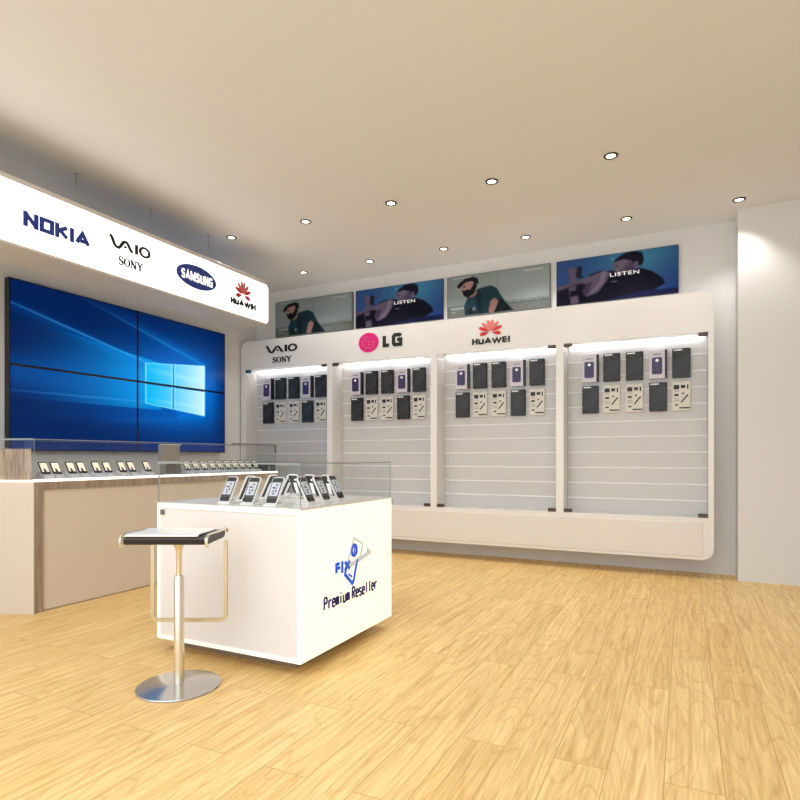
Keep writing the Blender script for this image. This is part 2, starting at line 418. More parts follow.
for i in range(4):
    x0, x1 = pill[i][1], pill[i+1][0]
    bp = B(x0, x1, 6.735, 6.79, GZ0, GZ1).build('back_panel', M['groove'], cab)
    s = MB(); z = GZ0
    zs = [GZ0]+[.751+.167*k for k in range(10)]+[GZ1]
    for a, b in zip(zs, zs[1:]):
        s.box(x0+.002, x1-.002, 6.70, 6.735, a, b)
    s.build('slat_board', M['slat'], cab)
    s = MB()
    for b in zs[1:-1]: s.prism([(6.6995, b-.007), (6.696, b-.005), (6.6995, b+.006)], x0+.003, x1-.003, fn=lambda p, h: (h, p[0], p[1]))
    s.build('slat_highlight', M['highlight_white'], cab)  # white strips paint the bright lit edges of the slats
    # led strip along the top front inside
    B(x0+.03, x1-.03, YF0+.21, YF0+.235, GZ1-.008, GZ1-.001).build('light_strip', M['led'], cab)
    d = MB(); xa, xb = x0+.004, x1-.004
    d.box(xa, xb, YF0+.012, YF0+.018, GZ0+.012, GZ1-.012)
    gd = d.build('glass_door', M['glass_door'], cab)
    for k, (cx, cz) in enumerate(((xa, GZ1-.042), (xb-.085, GZ1-.042), (xa, GZ0+.004), (xb-.085, GZ0+.004))):
        mm = M[clipstyle[i][k % 2]] if k < 2 else M['clip']
        B(cx, cx+.085, YF0-.004, YF0+.03, cz, cz+.038, .004, 1).build('hinge_clip', mm, gd)
# lettering on the header
hf = face_frame('y', YF0)
decal('lettering', vaio_polys(), (-5.235, -4.70, 2.635, 2.745), hf, M['ink'], cab)
decal('lettering', sony_polys(), (-5.12, -4.80, 2.495, 2.58), hf, M['ink'], cab)
pd = decal('emblem', [arc(0, 0, 1, 1, 0, 351, 39)], (-3.745, -3.455, 2.525, 2.775), hf, M['magenta'], cab)
decal('emblem_detail', quads(arc(0, 0, .72, .72, 95, 355, 20), .05)+[arc(-.28, .25, .09, .09, 0, 330, 9)]+[stroke([(.02, .3), (.02, -.3), (.28, -.3)], .05), stroke([(.2, 0), (.74, 0)], .05)],
      (-3.72, -3.48, 2.55, 2.75), hf, M['pink'], pd, thick=.002, src=(-1, 1, -1, 1), lift=.0048)
decal('lettering', word('LG', (.66, .84), 1, .1, .27), (-3.40, -3.125, 2.57, 2.735), hf, M['ink'], cab)
pet = petals()
em = decal('emblem', pet[2:3]+pet[5:6]+pet[6:], (-2.155, -1.855, 2.60, 2.775), hf, M['red'], cab, src=(-1, 1, -.25, 1.1))
decal('emblem_petals', pet[0:2]+pet[3:5], (-2.155, -1.855, 2.60, 2.775), hf, M['pink'], em, src=(-1, 1, -.25, 1.1), lift=.001)
decal('lettering', word('HUAWEI', (.85, .85, 1.0, 1.4, .75, .27), 1, .07, .27), (-2.225, -1.775, 2.49, 2.58), hf, M['ink'], cab)

# ---------------------------------------------------------------- products hanging in the cabinet
PY = 6.70
def hook(parent):
    s = MB(); s.box(-.003, .003, -.075, .012, .135, .141)
    return s.build('hook', M['wire'], parent)
def case_box():
    t = thing('phone_case_box', '', 'box', group='packaged accessories on the slat boards')
    B(-.085, .085, -.06, -.005, -.15, .15, .003, 1).build('carton', M['lilac'], t)
    B(.066, .0862, -.0612, -.006, -.149, .149).build('black_edge', M['boxblack'], t)
    MB().prism(rrect(-.058, .04, -.105, .07, .016), .0605, .068, fn=lambda p, h: (p[0], -h, p[1])).build('purple_case', M['purple'], t)
    s = MB(); s.prism(arc(-.008, .038, .016, .016, 0, 340, 15), .0682, .0695, fn=lambda p, h: (p[0], -h, p[1])); s.build('camera_dot', M['whiteink'], t)
    B(-.045, .03, -.0612, -.0602, .1, .108).build('title_print', M['boxgrey'], t)
    hook(t); return t
def black_box():
    t = thing('accessory_box', '', 'box', group='packaged accessories on the slat boards')
    B(-.085, .085, -.05, -.005, -.15, .15, .003, 1).build('carton', M['boxblack'], t)
    B(-.078, .072, -.0512, -.0501, -.142, .125).build('front_print', M['boxprint'], t)
    s = MB()
    for k, (a, b) in enumerate(((-.07, -.052), (-.048, -.034), (-.03, -.012), (-.008, .008))): s.box(a, b, -.0522, -.0502, .127, .14)
    s.build('title_print', M['whiteink'], t)
    MB().prism(rrect(-.04, .045, -.04, .07, .02), .0515, .0525, fn=lambda p, h: (p[0]+p[1]*.35, -h, p[1]-p[0]*.3)).build('product_print', M['boxgrey'], t)
    hook(t); return t
def card_pack():
    t = thing('accessory_card', '', 'box', group='packaged accessories on the slat boards')
    B(-.085, .085, -.035, -.005, -.15, .15, .002, 1).build('carton', M['cream'], t)
    s = MB(); y0, y1 = -.0365, -.0351
    s.box(-.072, -.02, y0, y1, .07, .115); s.box(-.004, .036, y0, y1, .08, .112); s.box(.052, .066, y0, y1, .07, .115)
    s.box(-.066, -.026, y0, y1, .0, .022); s.box(.006, .026, y0, y1, .018, .034)
    s.box(-.06, -.03, y0, y1, -.1, -.084); s.box(-.02, .078, y0, y1, -.13, -.116)
    s.prism(stroke([(.0, -.065), (.062, .012)], .014), .0352, .0366, fn=lambda p, h: (p[0], -h, p[1]))
    for z in (-.03, -.05, .05): s.box(-.07, -.02, y0, y1, z, z+.004)
    s.build('icon_print', M['ink'], t)
    MB().prism(stroke([(-.01, .134), (0, .142), (.01, .134)], .008), -.034, -.004, fn=lambda p, h: (p[0], h, p[1])).build('hang_hole', M['boxgrey'], t)
    hook(t); return t
proto = {'W': case_box(), 'B': black_box(), 'C': card_pack()}
used = set()
offs = (.31, .53, .76, .99, 1.21)
rows = (('WBBWB', 2.17), ('BCCBC', 1.83))
desc = {'W': 'white purple-case carton', 'B': 'black printed box', 'C': 'cream icon card pack'}
bays = ['leftmost cabinet bay', 'bay under magenta round emblem', 'bay under red petal emblem', 'rightmost cabinet bay']
ordn = ['first', 'second', 'third', 'fourth', 'fifth']
for i in range(4):
    bx = pill[i][0]
    for r, (seq, z) in enumerate(rows):
        for k, ch in enumerate(seq):
            lab = '%s, %s in %s row, %s' % (desc[ch], ordn[k], ('upper', 'lower')[r], bays[i])
            loc = (bx+offs[k]+(.02 if i else -.0), PY, z)
            if ch not in used:
                used.add(ch); o = proto[ch]; o.location = loc; o['label'] = lab
            else: dup(proto[ch], loc, label=lab)

# ---------------------------------------------------------------- posters above the cabinet
def inpoly(X, Y, poly):
    r = np.zeros(X.shape, bool); n = len(poly); j = n-1
    for i in range(n):
        xi, yi = poly[i]; xj, yj = poly[j]
        if yi != yj:
            c = ((yi > Y) != (yj > Y)) & (X < (xj-xi)*(Y-yi)/(yj-yi)+xi); r ^= c
        j = i
    return r
def picture(name, x0, x1, z0, z1, nx, nz, img, frame, m, parent):
    """grid mesh whose faces carry the printed picture; img (nz,nx,3) sRGB 0..255, row 0 at the bottom"""
    us = np.linspace(x0, x1, nx+1); vz = np.linspace(z0, z1, nz+1)
    V = [frame(u, v, 0) for v in vz for u in us]
    F = [(j*(nx+1)+i, j*(nx+1)+i+1, (j+1)*(nx+1)+i+1, (j+1)*(nx+1)+i) for j in range(nz) for i in range(nx)]
    me = bpy.data.meshes.new(name); me.from_pydata(V, [], F); me.materials.append(m)
    at = me.attributes.new('picture', 'FLOAT_COLOR', 'CORNER')
    c = np.clip(img.reshape(-1, 3)/255, 0, 1); c = np.where(c > .04045, ((c+.055)/1.055)**2.4, c/12.92)
    c = np.concatenate([c, np.ones((len(c), 1))], 1); c = np.repeat(c, 4, 0)
    at.data.foreach_set('color', c.astype(np.float32).ravel())
    o = bpy.data.objects.new(name, me); C.objects.link(o); o.parent = parent
    return o
def mixc(img, mask, col, a=1.0):
    mk = mask.astype(float)[..., None]*a
    return img*(1-mk)+np.array(col, float)*mk
NXP, NZP = 200, 84
gx, gz = np.meshgrid((np.arange(NXP)+.5)/NXP*2.5, (np.arange(NZP)+.5)/NZP)     # x 0..2.5, z 0..1
def ell(cx, cz, rx, rz, a=0):
    ca, sa = math.cos(math.radians(a)), math.sin(math.radians(a)); X = gx-cx; Z = gz-cz
    return ((X*ca+Z*sa)/rx)**2+((-X*sa+Z*ca)/rz)**2 < 1
def man_img():
    img = np.zeros((NZP, NXP, 3))+np.array((150, 160, 160.))
    img += (gx/2.5-.4)[..., None]*14-((gz-.5)[..., None]*12)
    img = mixc(img, np.abs(gx-1.28) < .012, (120, 134, 134), .6)
    rs = np.random.RandomState(3)
    n = rs.rand(NZP, NXP)
    img = mixc(img, gz < .2, (112, 116, 112)); img = mixc(img, (gz < .26) & (gz > .16) & (n > .45), (92, 100, 98), .7)
    img = mixc(img, (gz < .15) & (n > .8), (160, 160, 156), .6)
    shirt = [(.45, 0), (.42, .22), (.5, .42), (.62, .56), (.8, .64), (1.1, .68), (1.25, .6), (1.36, .4), (1.5, .18), (1.66, 0)]
    img = mixc(img, inpoly(gx, gz, shirt), (32, 58, 66))
    img = mixc(img, inpoly(gx, gz, [(.42, .22), (.5, .42), (.62, .5), (.78, .3), (.8, .05), (.5, .05)]), (40, 66, 84), .8)
    img = mixc(img, inpoly(gx, gz, [(.72, .42), (.8, .6), (.86, .5), (.9, .0), (.78, 0)]), (24, 44, 52))
    img = mixc(img, inpoly(gx, gz, [(1.05, .05), (1.1, .3), (1.2, .36), (1.32, .26), (1.18, 0), (1.08, 0)]), (168, 128, 120))
    img = mixc(img, inpoly(gx, gz, [(1.3, .3), (1.42, .28), (1.66, 0), (1.2, 0)]), (18, 30, 36), .9)
    img = mixc(img, ell(.62, .56, .13, .12, 0), (150, 112, 104))
    img = mixc(img, ell(.52, .68, .17, .2, 12), (176, 134, 124))
    img = mixc(img, inpoly(gx, gz, [(.36, .66), (.42, .5), (.52, .44), (.68, .54), (.76, .72), (.7, .84), (.64, .72), (.58, .63), (.5, .66), (.44, .62)]), (22, 22, 26))
    img = mixc(img, inpoly(gx, gz, [(.24, .74), (.28, .82), (.44, .93), (.66, .96), (.78, .9), (.8, .76), (.72, .78), (.62, .86), (.46, .84), (.3, .7)]), (26, 22, 28))
    img = mixc(img, ell(.43, .73, .035, .02), (40, 32, 34))
    img = mixc(img, ell(.6, .1, .1, .08), (30, 36, 44)); img = mixc(img, ell(.68, .14, .04, .05), (120, 128, 130))
    img = mixc(img, (gx > .12) & (gx < .62) & (gz > .955) & (gz < .975), (196, 204, 200), .8)
    img = mixc(img, (gx > 1.9) & (gx < 2.36) & (gz > .92) & (gz < .945), (216, 220, 216), .9)
    img = mixc(img, (gx > .08) & (gx < .42) & (gz > .17) & (gz < .2), (210, 214, 210), .8)
    img = mixc(img, (gx > .1) & (gx < .2) & (gz > .08) & (gz < .12), (190, 194, 190), .7)
    return img*.93
def woman_img():
    t = gx/2.5
    a = np.array((48, 78, 132.)); b = np.array((62, 128, 160.)); c = np.array((30, 56, 124.))
    k = np.exp(-((t-.68)/.3)**2)[..., None]*np.clip((gz*1.25), 0, 1)[..., None]
    img = a*(1-k)+b*k
    r = (np.clip((t-.75)*4, 0, 1)*np.clip(1-gz*1.2, 0, 1))[..., None]; img = img*(1-r)+c*r
    low = np.clip(.55-gz, 0, .5)[..., None]*1.3*(t < .75)[..., None]; img = img*(1-low)+np.array((26, 30, 66.))*low
    skin = (98, 86, 106); dk = (14, 14, 32)
    body = [(0, 0), (0, .38), (.3, .4), (.62, .5), (.75, .62), (1.0, .68), (1.25, .62), (1.45, .6), (1.75, .62), (2.0, .52), (2.2, .34), (2.25, .22), (2.0, .1), (1.9, 0)]
    img = mixc(img, inpoly(gx, gz, body), dk)
    img = mixc(img, inpoly(gx, gz, [(1.0, .0), (2.5, 0), (2.5, .1), (1.9, .12), (1.4, .06)]), (24, 28, 70))
    img = mixc(img, inpoly(gx, gz, [(0, .3), (0, .42), (.45, .5), (.85, .62), (1.05, .68), (1.15, .6), (1.08, .42), (.9, .2), (.66, .12), (.56, .26), (.66, .4), (.5, .44), (.2, .36)]), skin)
    img = mixc(img, inpoly(gx, gz, [(.78, .45), (.7, .22), (.6, .14), (.55, .28), (.62, .4)]), (58, 48, 74), .8)
    img = mixc(img, inpoly(gx, gz, [(.24, .78), (.3, .84), (.42, .82), (.46, .7), (.42, .3), (.5, .05), (.3, .05), (.26, .4), (.3, .6)]), (92, 80, 100))
    img = mixc(img, inpoly(gx, gz, [(.3, .3), (.46, .3), (.5, .2), (.3, .16)]), dk)
    img = mixc(img, inpoly(gx, gz, [(.4, .76), (.5, .84), (.56, .8), (.54, .62), (.6, .56), (.44, .58)]), (30, 28, 48))
    img = mixc(img, ell(.36, .74, .08, .08), skin)
    img = mixc(img, inpoly(gx, gz, [(.28, 0), (.4, .14), (.5, 0)]), skin)
    img = mixc(img, inpoly(gx, gz, [(1.2, .78), (1.26, .85), (1.55, .9), (1.66, .74), (1.62, .6), (1.5, .52), (1.26, .52), (1.24, .62), (1.2, .68), (1.22, .74)]), skin)
    img = mixc(img, inpoly(gx, gz, [(1.5, .52), (1.44, .66), (1.64, .84), (1.74, .7), (1.7, .58)]), (66, 58, 86), .8)
    img = mixc(img, inpoly(gx, gz, [(1.22, .82), (1.3, .9), (1.44, .98), (1.64, 1.0), (1.8, .95), (1.84, .8), (1.8, .68), (1.66, .68), (1.6, .8), (1.44, .86), (1.3, .84)]), (16, 16, 34))
    img = mixc(img, ell(1.68, .7, .05, .09, 0), (96, 88, 116))
    img = mixc(img, inpoly(gx, gz, [(1.0, .66), (1.08, .6), (1.0, .36), (.8, .2), (.72, .2), (.92, .42), (.96, .6)]), (132, 120, 140), .7)
    img = mixc(img, inpoly(gx, gz, [(.0, .36), (0, .31), (.45, .4), (.6, .44), (.55, .47), (.3, .42)]), (60, 52, 76), .7)
    img = mixc(img, inpoly(gx, gz, [(1.24, .7), (1.3, .8), (1.5, .84), (1.42, .72), (1.3, .6)]), (128, 112, 132), .6)
    img = mixc(img, ell(1.3, .72, .04, .015), (40, 32, 50), .8)
    img = mixc(img, ell(1.25, .6, .035, .015), (60, 40, 60), .8)
    img = mixc(img, (gx > 1.18) & (gx < 1.3) & (gz > .385) & (gz < .405), (170, 172, 190), .7)
    img = mixc(img, ell(1.2, .9, .02, .03), (150, 190, 214), .8)
    return img
M['print'] = attr_mat('printed_picture', rough=.55)
PZ0, PZ1 = 2.925, 3.43
def soften(im, k=1):
    for _ in range(k):
        p = np.pad(im, ((1, 1), (1, 1), (0, 0)), 'edge'); im = (p[:-2, 1:-1]+p[2:, 1:-1]+p[1:-1, :-2]+p[1:-1, 2:]+2*im)/6
    return im
im_m, im_w = soften(man_img(), 2), soften(woman_img(), 3)
posters = [(-5.317, -4.025, 0), (-3.975, -2.715, 1), (-2.66, -1.39, 0), (-1.32, -.06, 1)]
plab = ['grey poster of a bearded person in a cap and teal shirt, above the wavy lettering', 'blue poster of a reclining person, above the magenta round emblem',
        'grey poster of a bearded person in a cap, above the red petal emblem', 'blue poster of a reclining person, rightmost above the cabinet']
for (x0, x1, k), lab in zip(posters, plab):
    t = thing('wall_poster', lab, 'poster', ((x0+x1)/2, YB, PZ0), group='posters above the wall cabinet')
    hw = (x1-x0)/2; h = PZ1-PZ0
    B(-hw, hw, -.035, 0, 0, h).build('frame', M['alu'] if k == 0 else M['bezel'], t)
    e = .012 if k == 0 else .004
    picture('print', -hw+e, hw-e, e, h-e, NXP, NZP, im_w if k else im_m, lambda u, v, q: (u, -.0365-q, v), M['print'], t)
    if k:
        sc = (x1-x0)/2.5
        text_obj('lettering', 'LISTEN', (-hw+1.15*sc, -hw+1.74*sc, h*.505, h*.585), lambda u, v, q: (u, -.037-q, v), M['whiteink'], t, thick=.001, bold=.01, spacing=1.15)

# ---------------------------------------------------------------- hanging sign canopy
can = thing('sign_canopy', 'long white backlit sign box with four brand marks hung over the counter', 'sign', (0, 0, 0))
KX = -4.40
fx = lambda p, h: (h, p[0], p[1])
MB().prism(rrect(1.2, 5.47, 2.745, 3.25, .045, 5, (0, 1, 1, 0)), -4.86, KX-.02, fn=fx).build('housing', M['canopy'], can)
MB().prism(rrect(1.2, 5.463, 2.764, 3.213, .05, 6, (0, 1, 1, 0)), KX-.0198, KX, fn=fx).build('sign_face', M['lightbox'], can)
MB().box(KX-.0198, KX+.001, 1.2, 5.43, 3.2135, 3.25, .002, 1).build('housing_lip', M['canopy'], can)
MB().box(KX-.0198, KX+.001, 1.2, 5.43, 2.745, 2.7635, .002, 1).build('housing_lip', M['canopy'], can)
MB().box(-4.855, KX-.025, 1.21, 5.42, 3.2503, 3.254).build('added_dark_sheet', M['boxgrey'], can)  # unseen dark sheet, added to cut downlight bounce off the canopy
for y in (1.7, 2.46, 3.22, 3.985, 4.743):
    s = MB(); s.lathe([(0, 3.2543), (.006, 3.2543), (.006, 3.597), (.018, 3.597), (.018, 3.6), (0, 3.6)], 12, (-4.63, y)); s.build('suspension_rod', M['wire'], can)
cf = face_frame('x', KX)
decal('lettering', word('NOKIA', (.9, .9, .9, .3, 1.0), 1, .06, .27), (2.641, 3.18, 2.915, 3.045), cf, M['navy'], can)
decal('lettering', vaio_polys(), (3.357, 3.785, 3.0, 3.105), cf, M['ink'], can)
decal('lettering', sony_polys(), (3.445, 3.70, 2.865, 2.945), cf, M['ink'], can)
el = decal('emblem', [arc(0, 0, 1, 1, 0, 352, 44)], (4.085, 4.615, 2.885, 3.115), cf, M['ellipse'], can)
decal('emblem_lettering', word('SAMSUNG', (.66, .74, .92, .66, .7, .74, .72), 1.1, .12, .22), (4.145, 4.56, 2.95, 3.055), cf, M['litwhite'], el, thick=.0015, lift=.0052)
em = decal('emblem', pet[2:3]+pet[5:6]+pet[6:], (4.89, 5.165, 2.955, 3.145), cf, M['red'], can, src=(-1, 1, -.25, 1.1))
decal('emblem_petals', pet[0:2]+pet[3:5], (4.89, 5.165, 2.955, 3.145), cf, M['pink'], em, src=(-1, 1, -.25, 1.1), lift=.001)
decal('lettering', word('HUAWEI', (.85, .85, 1.0, 1.4, .75, .3), 1, .05, .34), (4.83, 5.24, 2.85, 2.945), cf, M['ink'], can)

# ---------------------------------------------------------------- video wall
SX = -5.62
SY0, SY1, SZ0, SZ1 = 3.25, 6.07, 1.26, 2.872
def hero(U, V):
    """blue light beams shining through a four-pane window, U 0..1 left to right, V 0..1 upward"""
    img = np.zeros(U.shape+(3,)); navy = np.array((0, 30, 82.)); mid = np.array((0, 104, 200.)); cy = np.array((20, 190, 250.))
    cx, cz = .70, .5
    d = np.sqrt(((U-cx)*1.5)**2+((V-cz)*1.25)**2)
    k = np.exp(-(d/.42)**2)
    beam = np.exp(-((V-(.46+.0*(U)))/(.10+.20*np.clip(U/.54, 0, 1.3)))**2)*np.where(U < .9, 1, np.exp(-((U-.9)/.05)**2))*.85
    k1 = np.clip(k*.8+beam*.55, 0, 1)[..., None]
    img = navy*(1-k1)+mid*k1
    fan_top = V-(.66+(.60-U)*.22); fan_bot = V-(.33-(.60-U)*.0)
    inside = (U < .62)*(fan_top < 0)*(fan_bot > -.02)
    g = (inside*np.clip(U/.62, 0, 1)**1.5*.85)[..., None]; img = img*(1-g)+np.array((0, 168, 240.))*g
    def ln(u0, v0, u1, v1, wd, col, s, f0=0., f1=1.):
        nonlocal img
        L = math.hypot(u1-u0, v1-v0); t = ((U-u0)*(u1-u0)+(V-v0)*(v1-v0))/L/L; q = np.abs((U-u0)*(v1-v0)-(V-v0)*(u1-u0))/L
        a = (np.exp(-(q/wd)**2)*((t >= 0) & (t <= 1))*s*(f0+(f1-f0)*np.clip(t, 0, 1)))[..., None]
        img = img*(1-a)+np.array(col, float)*a
    ln(.0, .86, .54, .645, .006, (90, 180, 240), .8, .45, 1); ln(.0, .85, .54, .62, .03, (0, 120, 210), .6, .3, 1)
    ln(.2, 1.02, .867, .70, .005, (90, 190, 245), .8, .1, 1); ln(.3, 1.0, .867, .69, .035, (0, 110, 200), .75, .05, 1)
    ln(.0, .35, .54, .36, .006, (60, 150, 220), .7, .3, 1); ln(.3, .2, .867, .29, .03, (0, 110, 205), .7, .1, 1)
    ln(.0, .2, .7, .3, .05, (0, 60, 140), .5, .2, 1)
    # the window
    zt = lambda u: .639+(u-.54)/(.867-.54)*(.698-.639); zb = lambda u: .351+(u-.54)/(.867-.54)*(.294-.351)
    win = (U > .54) & (U < .867) & (V < zt(U)) & (V > zb(U))
    tt = np.clip((U-.54)/.327, 0, 1)
    col = np.array((0, 176, 244.))*(1-tt[..., None])+np.array((225, 250, 255.))*tt[..., None]
    a = (win*.92)[..., None]; img = img*(1-a)+col*a
    ln(.54, .6, .867, .56, .02, (190, 244, 255), .5*1, .2, 1); ln(.54, .38, .867, .36, .012, (190, 244, 255), .5, .2, 1)
    bar = ((np.abs(U-.684) < .006) | (np.abs(V-.497) < .008)) & win
    a = (bar*.8)[..., None]; img = img*(1-a)+np.array((0, 120, 200.))*a
    for q in ((.54, .351, .54, .639), (.867, .294, .867, .698), (.54, .639, .867, .698), (.54, .351, .867, .294), (.677, .33, .677, .664), (.692, .325, .692, .667)):
        ln(*q, .0035, (150, 240, 255), .9, .8, 1)
    dk = (np.clip((.22-V)/.3, 0, 1)*.8)[..., None]; img = img*(1-dk)+np.array((2, 40, 104.))*dk
    dk = (np.clip((V-.78)/.3, 0, 1)*.6)[..., None]; img = img*(1-dk)+np.array((4, 28, 78.))*dk
    return img
M['screen'] = attr_mat('lit_screen', emit=.95, rough=.25)
vw, vh = (SY1-SY0)/2, (SZ1-SZ0)/2
nx, nz = 170, 96
snames = [['bottom left', 'bottom right'], ['top left', 'top right']]
for j in range(2):
    for i in range(2):
        t = thing('video_screen', '%s panel of the blue four-panel video wall, %s' % (snames[j][i], [['lower dark blue beams', 'lower half of glowing window'], ['diagonal light streaks on navy', 'upper half of glowing window']][j][i]),
                  'screen', (SX, SY0+vw*(i+.5), SZ0+vh*j), group='panels of the video wall')
        B(-.076, -.006, -vw/2+.0005, vw/2-.0005, .0005, vh-.0005).build('bezel', M['bezel'], t)
        b = .012
        U, V = np.meshgrid((i+(b+(np.arange(nx)+.5)/nx*(vw-2*b))/vw)/2, (j+(b+(np.arange(nz)+.5)/nz*(vh-2*b))/vh)/2)
        picture('display', -vw/2+b, vw/2-b, b, vh-b, nx, nz, hero(U, V), lambda u, v, q: (-.0045, u, v), M['screen'], t)

# ---------------------------------------------------------------- side counter with glass case
KXF = -4.47; KB = -5.02
cnt = thing('display_counter', 'long beige counter with taupe wood frame and glass case below the video wall', 'counter', (0, 0, 0))
y0, y1 = 2.765, 5.72
B(KB, KXF-.03, y0, y1, 0, 1.0).build('body', M['satin'], cnt)
MB().box(KXF-.03, KXF, y0, y0+.075, 0, 1.005).box(KXF-.03, KXF, y1-.075, y1, 0, 1.005).box(KXF-.03, KXF, y0+.075, y1-.075, .945, 1.005).build('wood_frame', M['taupe'], cnt)
B(KXF-.03, KXF-.012, y0+.076, y1-.076, .01, .944).build('front_panel', M['beige'], cnt)
B(KB, KXF+.004, y0, y1, 1.0055, 1.03, .003, 1).build('top', M['gloss'], cnt)
B(KXF+.0045, KXF+.008, y0, y1, 1.008, 1.028).build('light_edge', M['led_soft'], cnt)
gz0, gz1 = 1.0305, 1.34
g = 0.006
def pane(x0, x1, y0, y1, z0, z1, parent, edge='glass_edge'):
    """glass sheet; its narrow sides use the polished edge material"""
    dims = (x1-x0, y1-y0, z1-z0); ax = dims.index(min(dims))
    s = MB(); s.box(x0, x1, y0, y1, z0, z1)
    s.bm.normal_update()
    for f in s.bm.faces:
        if abs(f.normal[ax]) < .5: f.material_index = 1
    return s.build('glass_pane', [M['glass'], M[edge]], parent)
pane(KXF-.01-g, KXF-.01, y0+.01, y1-.01, gz0, gz1-g, cnt)
pane(KB+.03, KXF-.017, y1-.01-g, y1-.01, gz0, gz1-g, cnt)
pane(KB+.03, KXF-.01, y0+.01, y1-.01, gz1-g, gz1, cnt)
B(KXF-.022, KXF-.008, 4.95, y1-.008, gz1+.0003, gz1+.012).build('edge_trim', M['alu'], cnt)
B(KXF-.022, KXF-.008, y1-.022, y1-.0085, gz1-.09, gz1+.0002).build('edge_trim', M['alu'], cnt)
# angled end of the counter
w1 = [(KXF+.01, 2.755), (-4.64, 2.68), (-5.35, 2.37), (-5.35, 2.762), (KXF+.01, 2.762)]
wing = thing('corner_counter', 'angled cream counter end with a grey-brown wood box under glass at left edge', 'counter', (0, 0, 0))
MB().prism(w1, 0, 1.01).build('body', M['beige'], wing)
MB().prism([(p[0]+(.003 if i < 3 else 0), p[1]-(.004 if i < 3 else 0)) for i, p in enumerate(w1)], 1.0105, 1.022).build('light_edge', M['led_soft'], wing)
w2 = [(-4.49, 2.757), (-4.645, 2.692), (-5.33, 2.392), (-5.33, 2.757)]
MB().prism(w2, 1.0225, 1.263).build('wood_box', M['walnutgrey'], wing)
def wall_seg(a, b, t, z0, z1, m, parent, name):
    a = Vector(a); b = Vector(b); d = (b-a).normalized(); n = Vector((-d.y, d.x))*t
    return MB().prism([tuple(a), tuple(b), tuple(b+n), tuple(a+n)], z0, z1).build(name, m, parent)
wall_seg((-5.34, 2.378), (-4.462, 2.753), .006, 1.264, 1.332, M['glass'], wing, 'glass_pane')
wall_seg((-5.34, 2.378), (-4.462, 2.753), .008, 1.3322, 1.342, M['glass_edge'], wing, 'glass_rim')

# grey box standing in the glass case
gb = thing('grey_display_box', 'grey box on a white shelf inside the long glass counter case', 'display box', (-4.58, 4.175, 1.0302))
MB().box(-.045, .05, -.1, .1, 0, .008).box(-.045, -.037, -.1, .1, .008, .11).box(-.037, .045, .09, .1, .008, .11).box(-.037, .045, -.1, -.09, .008, .11).build('recess', M['greybox'], gb)
B(-.05, .052, -.106, .106, .11, .125).build('white_shelf', M['gloss'], gb)
B(-.045, .045, -.104, .08, .1252, .288).build('grey_block', M['greybox'], gb)
B(-.047, .047, -.09, .1, .2882, .296).build('cap', M['gloss'], gb)

# small phones in the counter case
def small_phone():
    t = thing('display_phone', '', 'phone', group='small phones in the counter case')
    # stand: wedge with a lip
    MB().prism([(-.05, 0), (.05, 0), (.05, .018), (.03, .02), (-.02, .045), (-.05, .012)], -.036, .036, fn=lambda p, h: (p[0], h, p[1])).build('stand', M['stand'], t)
    R = Matrix.Translation((.018, 0, .028)) @ Matrix.Rotation(math.radians(-32), 4, 'Y')
    s = MB(); s.M = R; s.prism(rrect(-.031, .031, 0, .1, .007, 3), -.008, 0, fn=lambda p, h: (h, p[0], p[1])); s.build('handset', M['black'], t)
    s = MB(); s.M = R; s.prism([(-.026, .018), (-.012, .018), (-.01, .05), (.004, .04), (.008, .018), (.026, .018), (.026, .09), (-.026, .09)], .0003, .0012, fn=lambda p, h: (h, p[0], p[1])); s.build('screen', M['scr_warm'], t)
    return t
sp = small_phone(); sp.scale = (1.14, 1.1, 1.16)
ys = [2.935, 3.03, 3.16, 3.255, 3.395, 3.50, 3.65, 3.75, 3.925]+[4.42+.118*k for k in range(10)]
for k, y in enumerate(ys):
    if k < 9: lab = 'small slanted phone with cream screen, %s from the left end, left of the grey box' % (['first', 'second', 'third', 'fourth', 'fifth', 'sixth', 'seventh', 'eighth', 'ninth'][k])
    else: lab = 'tiny slanted phone right of the grey box, number %s of ten going right' % (['one', 'two', 'three', 'four', 'five', 'six', 'seven', 'eight', 'nine', 'ten'][k-9])
    loc = (-4.60, y, gz0)
    if k == 0: sp.location = loc; sp['label'] = lab
    else: dup(sp, loc, label=lab)

# ---------------------------------------------------------------- white kiosk
kx0, kx1, ky0, ky1, kz0, kz1 = -2.94, -1.86, 2.58, 3.66, .08, .92
ki = thing('display_kiosk', 'large white square kiosk with glass case, blue emblem and dark lettering', 'kiosk', (0, 0, 0))
B(kx0, kx1-.02, ky0+.012, ky1, kz0, kz1-.012).build('carcass', M['gloss'], ki)
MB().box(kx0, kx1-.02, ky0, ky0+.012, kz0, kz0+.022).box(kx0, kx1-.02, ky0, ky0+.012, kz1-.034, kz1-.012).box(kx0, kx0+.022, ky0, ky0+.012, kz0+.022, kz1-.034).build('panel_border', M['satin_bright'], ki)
B(kx0+.0225, kx1-.021, ky0+.006, ky0+.0118, kz0+.0225, kz1-.0345).build('side_panel', M['kiosk_panel'], ki)
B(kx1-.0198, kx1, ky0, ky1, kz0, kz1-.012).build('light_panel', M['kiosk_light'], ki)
B(kx0, kx1, ky0, ky1, kz1-.0118, kz1).build('top', M['gloss'], ki)
B(kx0+.09, kx1-.12, ky0+.13, ky1-.16, 0, kz0-.0005).build('plinth', M['plinth'], ki)
MB().box(kx0+.028, kx0+.058, ky0-.002, ky0+.0055, kz1-.075, kz1-.045).build('lock', M['alu'], ki)
s = MB(); s.lathe([(0, 0), (.012, 0), (.016, .01), (.016, .02), (.008, .024), (0, .024)], 16); k_ = s.build('knob', M['steel'], ki); k_.rotation_euler = (0, PI/2, 0); k_.location = (kx1, ky1-.015, kz1-.035)
